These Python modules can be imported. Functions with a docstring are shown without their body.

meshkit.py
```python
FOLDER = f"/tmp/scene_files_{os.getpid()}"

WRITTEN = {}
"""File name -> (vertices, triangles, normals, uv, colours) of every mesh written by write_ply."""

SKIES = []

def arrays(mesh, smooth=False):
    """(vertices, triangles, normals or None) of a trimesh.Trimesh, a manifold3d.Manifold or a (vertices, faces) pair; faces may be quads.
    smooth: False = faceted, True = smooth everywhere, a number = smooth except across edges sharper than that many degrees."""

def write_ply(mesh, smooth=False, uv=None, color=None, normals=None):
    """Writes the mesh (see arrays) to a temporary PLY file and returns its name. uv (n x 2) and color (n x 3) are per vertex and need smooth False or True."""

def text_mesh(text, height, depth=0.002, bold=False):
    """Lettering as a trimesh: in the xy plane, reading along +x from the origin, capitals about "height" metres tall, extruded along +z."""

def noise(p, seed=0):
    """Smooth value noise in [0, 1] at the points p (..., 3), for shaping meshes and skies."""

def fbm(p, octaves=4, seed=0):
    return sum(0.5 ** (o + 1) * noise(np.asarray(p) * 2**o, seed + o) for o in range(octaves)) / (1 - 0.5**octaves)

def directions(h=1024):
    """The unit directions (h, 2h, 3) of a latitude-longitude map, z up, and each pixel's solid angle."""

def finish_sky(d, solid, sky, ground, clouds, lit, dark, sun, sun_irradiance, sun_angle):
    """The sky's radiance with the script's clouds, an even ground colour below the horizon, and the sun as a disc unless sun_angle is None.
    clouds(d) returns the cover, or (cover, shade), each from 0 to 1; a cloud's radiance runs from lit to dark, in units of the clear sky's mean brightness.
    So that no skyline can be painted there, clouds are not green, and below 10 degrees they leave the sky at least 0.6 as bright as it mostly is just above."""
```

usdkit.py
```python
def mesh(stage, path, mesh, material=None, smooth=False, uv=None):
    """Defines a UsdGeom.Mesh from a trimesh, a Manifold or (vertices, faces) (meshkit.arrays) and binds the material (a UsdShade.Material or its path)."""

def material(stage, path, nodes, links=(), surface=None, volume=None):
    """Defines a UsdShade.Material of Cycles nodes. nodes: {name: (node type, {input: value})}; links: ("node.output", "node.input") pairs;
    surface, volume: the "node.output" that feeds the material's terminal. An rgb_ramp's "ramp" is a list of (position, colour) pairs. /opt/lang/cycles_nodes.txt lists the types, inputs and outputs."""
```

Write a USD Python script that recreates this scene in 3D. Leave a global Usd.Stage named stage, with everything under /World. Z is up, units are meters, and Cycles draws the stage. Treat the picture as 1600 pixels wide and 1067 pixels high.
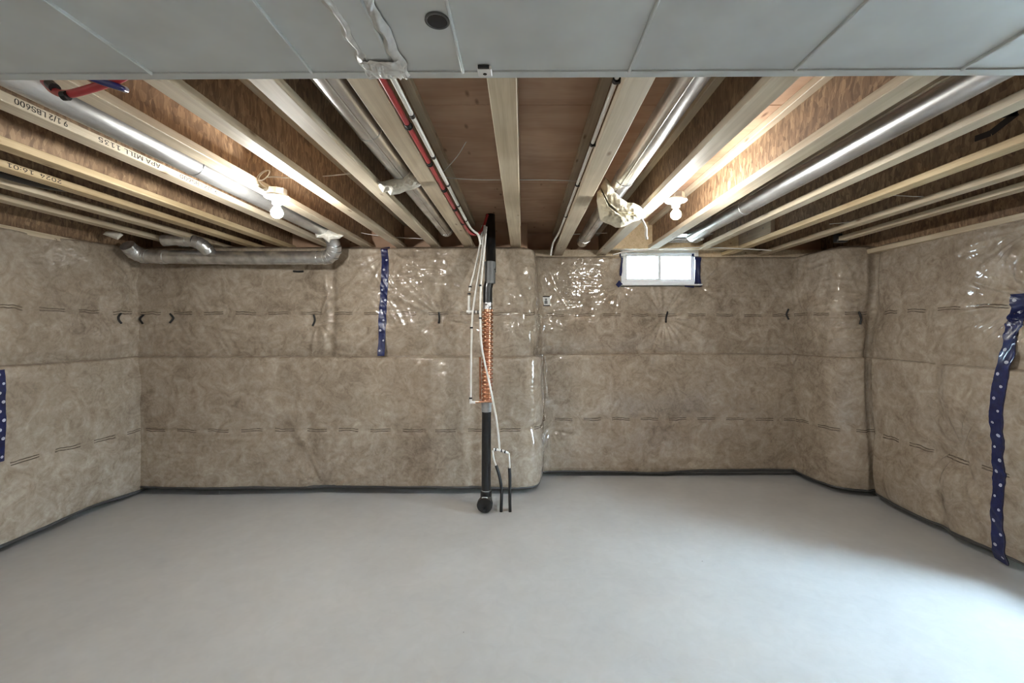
import math
import numpy as np, trimesh, usdkit, meshkit
from pxr import Usd, UsdGeom, UsdLux, Gf, Sdf
from shapely.geometry import Polygon, Point
from shapely import contains_xy
from scipy.spatial import Delaunay

stage = Usd.Stage.CreateInMemory()
UsdGeom.SetStageUpAxis(stage, UsdGeom.Tokens.z)
UsdGeom.SetStageMetersPerUnit(stage, 1.0)
UsdGeom.Xform.Define(stage, '/World')
UsdGeom.Scope.Define(stage, '/World/Looks')

# ------------------------------------------------------------------ camera, sky, exposure
FPX, VX, VY, CH = 690.0, 817.0, 517.0, 1.66       # focal length in pixels of a 1600 px wide frame, vanishing point, camera height
cam = UsdGeom.Camera.Define(stage, '/World/camera')
cam.CreateHorizontalApertureAttr(36.0)
cam.CreateVerticalApertureAttr(36.0 * 1067 / 1600)
cam.CreateFocalLengthAttr(36.0 * FPX / 1600)
cam.CreateHorizontalApertureOffsetAttr(-(VX - 800) / 1600 * 36)
cam.CreateVerticalApertureOffsetAttr(-(533.5 - VY) / 1600 * 36)
cam.CreateClippingRangeAttr((0.02, 1000))
cam.AddTranslateOp().Set((0, 0, CH)); cam.AddRotateXOp().Set(90)
cam.CreateExposureAttr(1.75)
BULB = 325.0
dome = UsdLux.DomeLight.Define(stage, '/World/sky')
dome.CreateIntensityAttr(7.5); dome.CreateColorAttr((0.64, 0.82, 1.0))

# ------------------------------------------------------------------ helpers
NAMES, LOC = {}, {}
def numbered(path):
    n = NAMES.get(path, 0); NAMES[path] = n + 1
    return path if n == 0 else f'{path}_{n:03d}'
def tag(p, label=None, cat=None, group=None, kind=None):
    for k, v in (('label', label), ('category', cat), ('group', group), ('kind', kind)):
        if v: p.SetCustomDataByKey(k, v)
    return p
def thing(name, label, cat, loc=(0, 0, 0), group=None, kind=None):
    path = numbered('/World/' + name)
    x = UsdGeom.Xform.Define(stage, path); x.AddTranslateOp().Set(tuple(map(float, loc)))
    LOC[path] = np.array(loc, float)
    return tag(x.GetPrim(), label, cat, group, kind)
def obj(name, mesh, mat, parent=None, smooth=30, uv=None, label=None, kind=None):
    """one Mesh prim; vertices are given in world coordinates"""
    root = str(parent.GetPath()) if parent is not None else '/World'
    path = numbered(f'{root}/{name}')
    off = LOC.get('/' + '/'.join(root.split('/')[1:3]), np.zeros(3)) if parent is not None else np.zeros(3)
    v, f = (np.asarray(mesh.vertices), np.asarray(mesh.faces)) if hasattr(mesh, 'vertices') else mesh
    m = usdkit.mesh(stage, path, (np.asarray(v, float) - off, f), mat, smooth, uv)
    return tag(m.GetPrim(), label, None, None, kind)
def struct(name, mesh, mat, smooth=30, label=None, cat=None):
    return tag(obj(name, mesh, mat, None, smooth), label, cat, None, 'structure')
def join(*ms): return trimesh.util.concatenate([m for m in ms])
def box(x0, x1, y0, y1, z0, z1, c=0.0):
    """a box; c > 0 chamfers the edges"""
    lo, hi = np.minimum((x0, y0, z0), (x1, y1, z1)).astype(float), np.maximum((x0, y0, z0), (x1, y1, z1)).astype(float)
    if c <= 0:
        m = trimesh.creation.box(hi - lo); m.apply_translation((lo + hi) / 2); return m
    pts = []
    for a in range(3):
        l, h = lo + c, hi - c; l[a] -= c; h[a] += c
        pts += [(x, y, z) for x in (l[0], h[0]) for y in (l[1], h[1]) for z in (l[2], h[2])]
    return trimesh.convex.convex_hull(np.array(pts))
def smooth_path(pts, it=3, closed=False):
    p = np.asarray(pts, float)
    for _ in range(it):
        q = p[:-1] * .75 + p[1:] * .25; r = p[:-1] * .25 + p[1:] * .75
        n = np.empty((2 * len(q), p.shape[1])); n[0::2] = q; n[1::2] = r
        p = np.vstack([p[:1], n, p[-1:]])
    return p
def tube(pts, r, n=12, caps=True):
    p = np.asarray(pts, float); k = len(p)
    rr = np.full(k, r, float) if np.ndim(r) == 0 else np.asarray(r, float)
    t = np.gradient(p, axis=0); t /= np.maximum(np.linalg.norm(t, axis=1, keepdims=True), 1e-9)
    u = np.cross(t[0], (0, 0, 1.0)); u = np.cross(t[0], (1.0, 0, 0)) if np.linalg.norm(u) < .1 else u
    u /= np.linalg.norm(u); ang = np.linspace(0, 2 * np.pi, n, endpoint=False); v = []
    for i in range(k):
        u = u - t[i] * (u @ t[i]); u /= np.linalg.norm(u); w = np.cross(t[i], u)
        v.append(p[i] + rr[i] * (np.cos(ang)[:, None] * u + np.sin(ang)[:, None] * w))
    v = np.vstack(v); f = []
    a = np.arange(n); b = (a + 1) % n
    for i in range(k - 1):
        f += [np.stack([i * n + a, i * n + b, (i + 1) * n + b], 1), np.stack([i * n + a, (i + 1) * n + b, (i + 1) * n + a], 1)]
    f = np.vstack(f)
    if caps:
        v = np.vstack([v, p[:1], p[-1:]]); m = len(v)
        f = np.vstack([f, np.stack([b, a, np.full(n, m - 2)], 1), np.stack([(k - 1) * n + a, (k - 1) * n + b, np.full(n, m - 1)], 1)])
    return trimesh.Trimesh(v, f, process=False)
def cyl(p0, p1, r, n=24): return tube([p0, p1], r, n)
def lathe(profile, at, axis=(0, 0, 1), n=32):
    """profile [(radius, height)] about an axis through at"""
    ax = np.asarray(axis, float); ax /= np.linalg.norm(ax)
    pr = np.asarray(profile, float)
    return tube(np.asarray(at, float) + pr[:, 1:2] * ax + 0, np.maximum(pr[:, 0], 1e-4), n) if np.all(np.diff(pr[:, 1]) > 0) else _lathe(pr, at, ax, n)
def _lathe(pr, at, ax, n):
    u = np.cross(ax, (0, 0, 1.0)); u = np.array((1.0, 0, 0)) if np.linalg.norm(u) < .1 else u / np.linalg.norm(u)
    w = np.cross(ax, u); ang = np.linspace(0, 2 * np.pi, n, endpoint=False)
    ring = np.cos(ang)[:, None] * u + np.sin(ang)[:, None] * w
    v = np.vstack([np.asarray(at) + h * ax + max(r, 1e-4) * ring for r, h in pr]); f = []
    a = np.arange(n); b = (a + 1) % n
    for i in range(len(pr) - 1):
        f += [np.stack([i * n + a, i * n + b, (i + 1) * n + b], 1), np.stack([i * n + a, (i + 1) * n + b, (i + 1) * n + a], 1)]
    return trimesh.Trimesh(v, np.vstack(f), process=False)
def prism_y(poly, y0, y1):
    m = trimesh.creation.extrude_polygon(Polygon(poly), abs(y1 - y0), engine='earcut')
    v = np.array(m.vertices); return trimesh.Trimesh(np.stack([v[:, 0], max(y0, y1) - v[:, 2], v[:, 1]], 1), m.faces, process=False)
def grid_faces(nu, nv):
    i, j = np.meshgrid(np.arange(nu - 1), np.arange(nv - 1), indexing='ij'); a = (i * nv + j).ravel()
    return np.vstack([np.stack([a, a + nv, a + nv + 1], 1), np.stack([a, a + nv + 1, a + 1], 1)])
def W(px, py, Y):
    """the point at depth Y seen at a pixel of the photograph"""
    return np.array(((px - VX) / FPX * Y, Y, CH - (py - VY) / FPX * Y))
def Wz(px, py, z):
    """the point at height z seen at a pixel"""
    Y = (CH - z) * FPX / (py - VY); return W(px, py, Y)
N3 = meshkit.noise
def ridged(p, seed=0): return 1 - np.abs(2 * N3(p, seed) - 1)
def sstep(x): x = np.clip(x, 0, 1); return x * x * (3 - 2 * x)

# ------------------------------------------------------------------ materials
def mat(name, nodes, links, surface='p.BSDF'): return usdkit.material(stage, '/World/Looks/' + name, nodes, links, surface)
def plain(name, col, rough=.5, metal=0.0, bump=0.0, scale=40, var=.12, **kw):
    """one colour with a slight procedural variation"""
    c = np.array(col, float)
    n = {'g': ('geometry', {}), 'n': ('noise_texture', {'scale': scale, 'detail': 4}),
         'r': ('rgb_ramp', {'ramp': [(.25, c * (1 - var)), (.75, np.minimum(c * (1 + var), 1))]}),
         'p': ('principled_bsdf', {'roughness': rough, 'metallic': metal, **kw})}
    l = [('g.position', 'n.vector'), ('n.fac', 'r.fac'), ('r.color', 'p.base_color')]
    if bump:
        n['b'] = ('bump', {'strength': bump, 'distance': .004}); l += [('n.fac', 'b.height'), ('b.normal', 'p.normal')]
    return mat(name, n, l)
M = {}
def wood(name, lo, hi, knot, yscale=1.2, cross=38, rough=.6):
    return mat(name, {
        'g': ('geometry', {}), 'm': ('mapping', {'scale': (cross, yscale, cross)}),
        'n': ('noise_texture', {'scale': 1, 'detail': 6, 'roughness': .6, 'distortion': .6}),
        'r': ('rgb_ramp', {'ramp': [(.3, lo), (.7, hi)]}),
        'm2': ('mapping', {'scale': (9, 3.2, 9)}), 'v': ('voronoi_texture', {'scale': 1, 'randomness': 1}),
        'k': ('rgb_ramp', {'ramp': [(0, (1, 1, 1)), (.05, (.85,) * 3), (.13, (0, 0, 0))]}),
        'm3': ('mapping', {'scale': (2, 1.4, 2)}), 'n3': ('noise_texture', {'scale': 1.5, 'detail': 3}),
        'r3': ('rgb_ramp', {'ramp': [(.35, (.80, .77, .74)), (.65, (1.0, 1.0, 1.0))]}),
        'x': ('mix', {'mix_type': 'mix', 'color2': knot}), 'y': ('mix', {'mix_type': 'multiply', 'fac': 1.0}),
        'b': ('bump', {'strength': .25, 'distance': .002}), 'p': ('principled_bsdf', {'roughness': rough})},
        [('g.position', 'm.vector'), ('m.vector', 'n.vector'), ('n.fac', 'r.fac'), ('g.position', 'm2.vector'), ('m2.vector', 'v.vector'),
         ('v.distance', 'k.fac'), ('k.color', 'x.fac'), ('r.color', 'x.color1'), ('g.position', 'm3.vector'), ('m3.vector', 'n3.vector'),
         ('n3.fac', 'r3.fac'), ('x.color', 'y.color1'), ('r3.color', 'y.color2'), ('y.color', 'p.base_color'), ('n.fac', 'b.height'), ('b.normal', 'p.normal')])
M['lumber'] = wood('lumber', (.50, .40, .27), (.70, .60, .44), (.22, .13, .07))
M['lumber_pale'] = wood('lumber_pale', (.50, .42, .30), (.67, .585, .45), (.22, .14, .08))
M['lumber_gold'] = wood('lumber_gold', (.52, .39, .22), (.70, .56, .35), (.22, .12, .06))
def osb(name, lo, mid, hi, sc=(30, 60, 17)):
    return mat(name, {
        'g': ('geometry', {}), 'n0': ('noise_texture', {'scale': 5, 'detail': 2}), 'ad': ('mix', {'mix_type': 'add', 'fac': .10}),
        'm': ('mapping', {'scale': sc, 'rotation': (.3, 0, .0)}), 'v': ('voronoi_texture', {'scale': 1.0}),
        'm2': ('mapping', {'scale': (sc[0], sc[1] * .8, sc[2] * 1.3), 'rotation': (-.45, 0, 0)}), 'v2': ('voronoi_texture', {'scale': 1.0}),
        's1': ('separate_color', {}), 's2': ('separate_color', {}), 'mx': ('mix_float', {'fac': .5}),
        'n': ('noise_texture', {'scale': 34, 'detail': 4}), 'm3': ('mapping', {'scale': (1, 2.8, .6)}), 'mf': ('mix_float', {'fac': .32}),
        'r': ('rgb_ramp', {'ramp': [(.2, lo), (.5, mid), (.85, hi)]}),
        'b': ('bump', {'strength': .5, 'distance': .003}), 'p': ('principled_bsdf', {'roughness': .62})},
        [('g.position', 'n0.vector'), ('g.position', 'ad.color1'), ('n0.color', 'ad.color2'), ('ad.color', 'm.vector'), ('m.vector', 'v.vector'),
         ('ad.color', 'm2.vector'), ('m2.vector', 'v2.vector'), ('v.color', 's1.color'), ('v2.color', 's2.color'), ('s1.r', 'mx.a'), ('s2.g', 'mx.b'),
         ('g.position', 'm3.vector'), ('m3.vector', 'n.vector'), ('mx.result', 'mf.a'), ('n.fac', 'mf.b'), ('mf.result', 'r.fac'), ('r.color', 'p.base_color'),
         ('mf.result', 'b.height'), ('b.normal', 'p.normal')])
M['osb'] = osb('osb', (.15, .09, .05), (.245, .155, .088), (.42, .285, .165))
M['plywood'] = wood('plywood', (.47, .29, .185), (.60, .41, .28), (.20, .11, .065), yscale=9, cross=2.2)
M['concrete_floor'] = mat('concrete_floor', {
    'g': ('geometry', {}), 'n': ('noise_texture', {'scale': 1.3, 'detail': 6, 'roughness': .6, 'distortion': .4}),
    'n2': ('noise_texture', {'scale': 11, 'detail': 8, 'roughness': .7, 'distortion': .8}), 'mf': ('mix_float', {'fac': .4}),
    'r': ('rgb_ramp', {'ramp': [(.28, (.47, .475, .47)), (.5, (.535, .54, .53)), (.72, (.60, .605, .595))]}),
    'v': ('voronoi_texture', {'scale': 3.1}), 'k': ('rgb_ramp', {'ramp': [(0, (.15, .15, .15)), (.010, (.3, .3, .3)), (.016, (1, 1, 1))]}),
    'x': ('mix', {'mix_type': 'multiply', 'fac': 1.0}),
    'b': ('bump', {'strength': .18, 'distance': .003}), 'p': ('principled_bsdf', {'roughness': .52, 'specular_ior_level': .35})},
    [('g.position', 'n.vector'), ('g.position', 'n2.vector'), ('n.fac', 'mf.a'), ('n2.fac', 'mf.b'), ('mf.result', 'r.fac'), ('r.color', 'x.color1'),
     ('g.position', 'v.vector'), ('v.distance', 'k.fac'), ('k.color', 'x.color2'), ('x.color', 'p.base_color'), ('n2.fac', 'b.height'), ('b.normal', 'p.normal')])
M['concrete_wall'] = plain('concrete_wall', (.33, .33, .32), .85, bump=.4, scale=14)
M['pale_wall'] = plain('pale_wall', (.62, .60, .57), .9)  # pale tone chosen so the unseen wall bounces light
# mineral-wool blanket under clear film: mottled fibre, printed stitch dashes in (length, height above stitch row) coordinates, a glossy clear coat for the film
M['blanket'] = mat('blanket', {
    'g': ('geometry', {}), 'uv': ('uvmap', {'attribute': 'st'}), 'sx': ('separate_xyz', {}),
    'n1': ('noise_texture', {'scale': 5.5, 'detail': 7, 'roughness': .62, 'distortion': 1.6}),
    'n2': ('noise_texture', {'scale': 17, 'detail': 4, 'roughness': .55, 'distortion': 1.6}),
    'n3': ('noise_texture', {'scale': 1.1, 'detail': 2}), 'mf': ('mix_float', {'fac': .34}), 'mg': ('mix_float', {'fac': .25}),
    'r': ('rgb_ramp', {'ramp': [(.34, (.19, .145, .105)), (.46, (.315, .255, .19)), (.54, (.39, .325, .252)), (.68, (.53, .46, .37))]}),
    'nw': ('noise_texture', {'scale': 6, 'detail': 2}), 'w1': ('math', {'math_type': 'multiply_add', 'value2': .05, 'value3': -.025}), 'vv': ('math', {'math_type': 'add'}),
    'ab': ('math', {'math_type': 'absolute'}), 'd1': ('math', {'math_type': 'subtract', 'value2': .0100}), 'd2': ('math', {'math_type': 'absolute'}),
    'ln': ('map_range', {'from_min': .0025, 'from_max': .0065, 'to_min': 1.0, 'to_max': 0.0, 'clamp': True}),
    'us': ('math', {'math_type': 'divide', 'value2': .325}), 'fr': ('math', {'math_type': 'fraction'}),
    'on': ('map_range', {'from_min': .60, 'from_max': .64, 'to_min': 1.0, 'to_max': 0.0, 'clamp': True}),
    'ds': ('math', {'math_type': 'multiply'}), 'br': ('map_range', {'from_min': .3, 'from_max': .55, 'to_min': .45, 'to_max': .9, 'clamp': True}), 'dt': ('math', {'math_type': 'multiply'}),
    'x': ('mix', {'mix_type': 'mix', 'color2': (.075, .055, .035)}),
    'cn': ('noise_texture', {'scale': 15, 'detail': 3, 'roughness': .5, 'distortion': 1.2}),
    'cb': ('bump', {'strength': .16, 'distance': .006}), 'fb': ('bump', {'strength': .3, 'distance': .01}),
    'p': ('principled_bsdf', {'roughness': .85, 'specular_ior_level': .2, 'coat_weight': 1.0, 'coat_roughness': .055, 'coat_ior': 1.6})},
    [('g.position', 'n1.vector'), ('g.position', 'n2.vector'), ('g.position', 'n3.vector'), ('n1.fac', 'mf.a'), ('n2.fac', 'mf.b'), ('mf.result', 'mg.a'), ('n3.fac', 'mg.b'), ('mg.result', 'r.fac'),
     ('uv.UV', 'sx.vector'), ('g.position', 'nw.vector'), ('nw.fac', 'w1.value1'), ('sx.y', 'vv.value1'), ('w1.value', 'vv.value2'), ('vv.value', 'ab.value1'), ('ab.value', 'd1.value1'),
     ('d1.value', 'd2.value1'), ('d2.value', 'ln.value'), ('sx.x', 'us.value1'), ('us.value', 'fr.value1'), ('fr.value', 'on.value'), ('ln.result', 'ds.value1'), ('on.result', 'ds.value2'),
     ('n2.fac', 'br.value'), ('ds.value', 'dt.value1'), ('br.result', 'dt.value2'), ('dt.value', 'x.fac'), ('r.color', 'x.color1'), ('x.color', 'p.base_color'),
     ('g.position', 'cn.vector'), ('cn.fac', 'cb.height'), ('cb.normal', 'p.coat_normal'), ('mf.result', 'fb.height'), ('fb.normal', 'p.normal')])
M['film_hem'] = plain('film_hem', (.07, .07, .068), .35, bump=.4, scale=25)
def metal(name, col, rough, bump=.1, sc=(6, 1, 6), w=1.0):
    c = np.array(col)
    return mat(name, {'g': ('geometry', {}), 'm': ('mapping', {'scale': sc}), 'n': ('noise_texture', {'scale': 4, 'detail': 4}),
        'r': ('rgb_ramp', {'ramp': [(.3, c * .86), (.7, c)]}), 'rr': ('map_range', {'from_min': .3, 'from_max': .7, 'to_min': rough * .8, 'to_max': rough * 1.25}),
        'b': ('bump', {'strength': bump, 'distance': .004}), 'p': ('principled_bsdf', {'metallic': w})},
        [('g.position', 'm.vector'), ('m.vector', 'n.vector'), ('n.fac', 'r.fac'), ('r.color', 'p.base_color'), ('n.fac', 'rr.value'), ('rr.result', 'p.roughness'), ('n.fac', 'b.height'), ('b.normal', 'p.normal')])
M['galvanized'] = metal('galvanized', (.74, .75, .75), .28, .02, (2, .6, 2), .9)
M['sheet_metal'] = metal('sheet_metal', (.68, .71, .70), .48, .05, (2, 2, 2), .35)
M['foil'] = metal('foil', (.74, .74, .71), .42, .3, (14, 14, 14), .35)
M['steel'] = metal('steel', (.7, .7, .7), .25)
M['copper'] = metal('copper', (.78, .43, .28), .22)
M['red_pex'] = plain('red_pex', (.42, .035, .04), .35, coat_weight=.3)
M['white_pex'] = plain('white_pex', (.74, .73, .68), .35, var=.05)
M['black_abs'] = plain('black_abs', (.008, .009, .010), .3, var=.3, coat_weight=.3)
M['gray_rubber'] = plain('gray_rubber', (.12, .125, .125), .5)
M['gray_fitting'] = plain('gray_fitting', (.30, .31, .31), .5)
M['porcelain'] = plain('porcelain', (.82, .82, .80), .25, var=.03)
M['cable'] = plain('cable', (.72, .69, .64), .45, var=.05)
M['blue_tube'] = plain('blue_tube', (.012, .014, .12), .2, coat_weight=.6)
M['wool_white'] = plain('wool_white', (.74, .71, .63), .95, bump=.25, scale=55, var=.07)
M['wool_cream'] = plain('wool_cream', (.62, .575, .45), .95, bump=.25, scale=40, var=.08)
M['tape_blue'] = plain('tape_blue', (.010, .017, .085), .32, bump=.5, scale=30, var=.35, coat_weight=.4)
M['tape_print'] = plain('tape_print', (.48, .50, .60), .5)
M['black_plastic'] = plain('black_plastic', (.010, .010, .010), .45)
M['vinyl'] = plain('vinyl', (.80, .82, .84), .35, var=.03)
M['paper'] = plain('paper', (.72, .72, .70), .8, var=.04)
M['ink'] = plain('ink', (.035, .030, .028), .8)
M['bulb'] = mat('bulb', {'e': ('emission', {'color': (1.0, .99, .955), 'strength': BULB})}, [], 'e.emission')
M['pane'] = mat('pane', {'f': ('fresnel', {'IOR': 1.45}), 't': ('transparent_bsdf', {'color': (.95, .97, .97)}), 'g': ('glossy_bsdf', {'roughness': .02}), 'x': ('mix_closure', {})},
    [('f.fac', 'x.fac'), ('t.BSDF', 'x.closure1'), ('g.BSDF', 'x.closure2')], 'x.closure')

# ------------------------------------------------------------------ geometry constants
ZB = CH + .876            # underside of the joists
ZS = ZB + .295            # underside of the subfloor
YL, YR = 4.80, 5.30       # rim boards, left and right of the jog

# ------------------------------------------------------------------ the shell
struct('floor', box(-4.4, 3.9, -4.0, 5.6, -.12, 0), M['concrete_floor'], label='light grey trowelled concrete basement floor', cat='floor')
struct('added_ground', join(box(-30, 30, 5.42, 40, 1.9, 2.0), box(-30, -4.5, -30, 5.42, 1.9, 2.0), box(3.9, 30, -30, 5.42, -.05, .05)), plain('soil', (.22, .20, .16), .9, bump=.5, scale=3), label='added soil outside the basement that blocks sky light from below', cat='added_ground')  # added outside so the dome does not light the joists from below
w1 = (1.135, 2.03, 2.19, 2.60)                # window_1: x0, x1, z0, z1 in the back wall
w2 = (2.02, 2.80, .18, 1.90)                 # window_2: y0, y1, z0, z1 in the right wall, out of view, placed to light the floor

ceil = thing('ceiling', 'bare plywood subfloor panels above the open joists', 'ceiling', kind='structure')
seams_y = [-4.1, -2.59, -1.37, -.15, 1.07, 2.29, 3.51, 4.73, 5.6]
for r in range(len(seams_y) - 1):
    x = -4.4 - (1.22 if r % 2 else 0)
    while x < 3.9:
        a, b = max(x, -4.4), min(x + 2.44, 3.9)
        if b - a > .05: obj('plywood_panel', box(a + .0015, b - .0015, seams_y[r] + .002, seams_y[r + 1] - .002, ZS, ZS + .018 + .002 * (r % 2), .002), M['plywood'], ceil)
        x += 2.44
obj('light_block_sheet', box(-4.5, 4.0, -4.2, 5.7, ZS + .021, ZS + .06), M['plywood'], ceil)  # added sheet that stops sky light leaking through the panel gaps

# wall paths in plan (the nominal face of the insulation blanket), ordered so that the room lies to the right-hand normal
class Wall:
    def __init__(self, pts, it, ties, folds, amp=1.0, seed=0, zst=(.66, 1.84), seam=1.405, top=lambda s: 2.54 + 0 * s, bottom=.055, hole=None, fold_low=(), fold_high=(), ridge=1.0, lean=0.0):
        self.fold_high = fold_high; self.lean = lean
        p = smooth_path(pts, it); d = np.r_[0, np.cumsum(np.linalg.norm(np.diff(p, axis=0), axis=1))]
        self.L = d[-1]; self.s = np.linspace(0, self.L, 1600)
        self.x, self.y = np.interp(self.s, d, p[:, 0]), np.interp(self.s, d, p[:, 1])
        k = np.ones(9) / 9; tx, ty = np.gradient(self.x), np.gradient(self.y)
        tx, ty = (np.convolve(np.pad(q, 4, mode='edge'), k, 'valid') for q in (tx, ty))
        l = np.hypot(tx, ty); self.nx, self.ny = ty / l, -tx / l
        self.ties, self.folds, self.fold_low, self.amp, self.seed, self.zst, self.seam, self.top, self.bottom, self.hole, self.ridge = ties, folds, fold_low, amp, seed, zst, seam, top, bottom, hole, ridge
    def offset(self, s, z, low):
        sd = self.seed; q = np.stack([s, z, np.zeros_like(s)], -1)
        zs = self.zst[0] if low else self.zst[1]; lo, hi = (.0, self.seam) if low else (self.seam - .06, 2.56)
        t = np.where(z < zs, (z - lo) / (zs - lo), (hi - z) / (hi - zs)); t = np.clip(t, 0, 1)
        f = (.018 if low else .014) * np.sin(np.pi * t) ** .6 + (.045 if low else -.012)
        f = f + self.amp * .07 * (meshkit.fbm(q * (1.1, 1.3, 1) + 7, 3, sd) - .5)
        f = f + .018 * (meshkit.fbm(q * (4.5, 4.0, 1) + 3, 3, sd + 5) - .5)
        # slack film: long shallow wrinkles, mostly level in the upper course, plus fine crinkle
        wob = .25 * meshkit.fbm(q * (1.5, 1.5, 1), 2, sd + 9)
        f = f + self.ridge * (.0035 if low else .0095) * ridged(np.stack([s * 2.2, (z + wob) * 19, 0 * s], -1), sd + 11) * sstep((N3(q * (1.3, 1.7, 1), sd + 13) - .35) * 4)
        f = f + self.ridge * (.003 if low else .007) * ridged(np.stack([(s + z * .6 + wob) * 17, (z - s * .5) * 2.0, 0 * s], -1), sd + 17) * sstep((N3(q * (1.1, 1.4, 1) + 5, sd + 19) - .5) * 4)
        f = f + .0020 * ridged(q * (26, 30, 1), sd + 23)
        f = f + self.ridge * (.0020 if low else .0045) * ridged(np.stack([s * 4 + wob * 3, (z + wob) * 36, 0 * s], -1), sd + 27) * sstep((N3(q * (1.7, 1.9, 1) + 2, sd + 29) - .3) * 4)
        for s0, z0, R, A in self.ties:       # film and wool drawn in at a tie, with pleats running out from it
            dx, dz = s - s0, z - z0; r = np.hypot(dx, dz) + 1e-6; c, n = dx / r, dz / r
            pl = ridged(np.stack([c * 3.4 + 11, n * 3.4 + 5, r * .8], -1), sd + 31 + int(abs(s0) * 10)) ** 1.5
            p2 = ridged(np.stack([c * 8.5 + 3, n * 8.5 + 9, r * 1.5], -1), sd + 57 + int(abs(s0) * 10))
            f = f + A * (np.minimum(r / .2, 1) * np.exp(-(r / R) ** 2) * (.022 * (pl - .5) + .010 * (p2 - .5)) - .035 * np.exp(-(r / .11) ** 2) - .012 * np.exp(-(r / .3) ** 2))
        for s0, wd, dp in self.folds + tuple(self.fold_low if low else self.fold_high):
            f = f - dp * np.exp(-((s - s0 - .03 * np.sin(3 * z + s0)) / wd) ** 2)
        if low: f = f - .07 * sstep((z - (self.seam - .022)) / .022) ** 2 - .03 * sstep((.12 - z) / .1)
        else: f = f - self.lean * (z - 1.9) - .03 * np.exp(-((z - self.seam) / .12) ** 2) - .10 * sstep((z - (self.top(s) - .05)) / .05) ** 2
        return f
    def surf(self, s, z, low=None, out=0.0):
        s, z = np.asarray(s, float), np.asarray(z, float)
        b = sstep((z - self.seam) / .26); o = (1 - b) * self.offset(s, np.minimum(z, self.seam - .045), True) + b * self.offset(s, z, False) if low is None else self.offset(s, z, low)
        o = o + out
        g = lambda a: np.interp(s, self.s, a)
        return np.stack([g(self.x) + g(self.nx) * o, g(self.y) + g(self.ny) * o, z], -1)
    def hit(self, px, py):
        """(s, z) of the blanket where a pixel's ray meets it"""
        dx, z = (px - VX) / FPX, CH
        for _ in range(6):
            p = self.surf(self.s, np.full(self.s.shape, np.clip(z, .02, 2.53)))
            g = p[:, 0] - dx * p[:, 1]; ok = np.nonzero((g[:-1] * g[1:] <= 0) & (p[:-1, 1] > .3))[0]
            i = ok[np.argmin(p[ok, 1])] if len(ok) else int(np.argmin(np.abs(g)))
            t = g[i] / (g[i] - g[i + 1]) if g[i] != g[i + 1] else 0
            s, Y = self.s[i] + t * (self.s[i + 1] - self.s[i]), p[i, 1] + t * (p[i + 1, 1] - p[i, 1])
            z = CH - (py - VY) / FPX * Y
        return float(s), float(z)
    def grid(self, ss, low, parent, name):
        dz = .0105
        z0 = self.bottom + .05 * N3(np.stack([ss * 1.7, 0 * ss, 0 * ss], -1), self.seed + 41) if low else np.full(ss.shape, self.seam - .05)
        z1 = np.full(ss.shape, self.seam) + .008 * np.sin(ss * 2.3) if low else self.top(ss)
        n = int(1.36 / dz) if low else int(1.2 / dz)
        t = np.linspace(0, 1, n); S = np.repeat(ss[:, None], n, 1); Z = z0[:, None] + (z1 - z0)[:, None] * t
        P = self.surf(S, Z, low); f = grid_faces(len(ss), n)
        if self.hole is not None:
            c = np.stack([S, Z], -1).reshape(-1, 2)[f].mean(1); h = self.hole
            f = f[~((c[:, 0] > h[0]) & (c[:, 0] < h[1]) & (c[:, 1] > h[2]) & (c[:, 1] < h[3]))]
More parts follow.
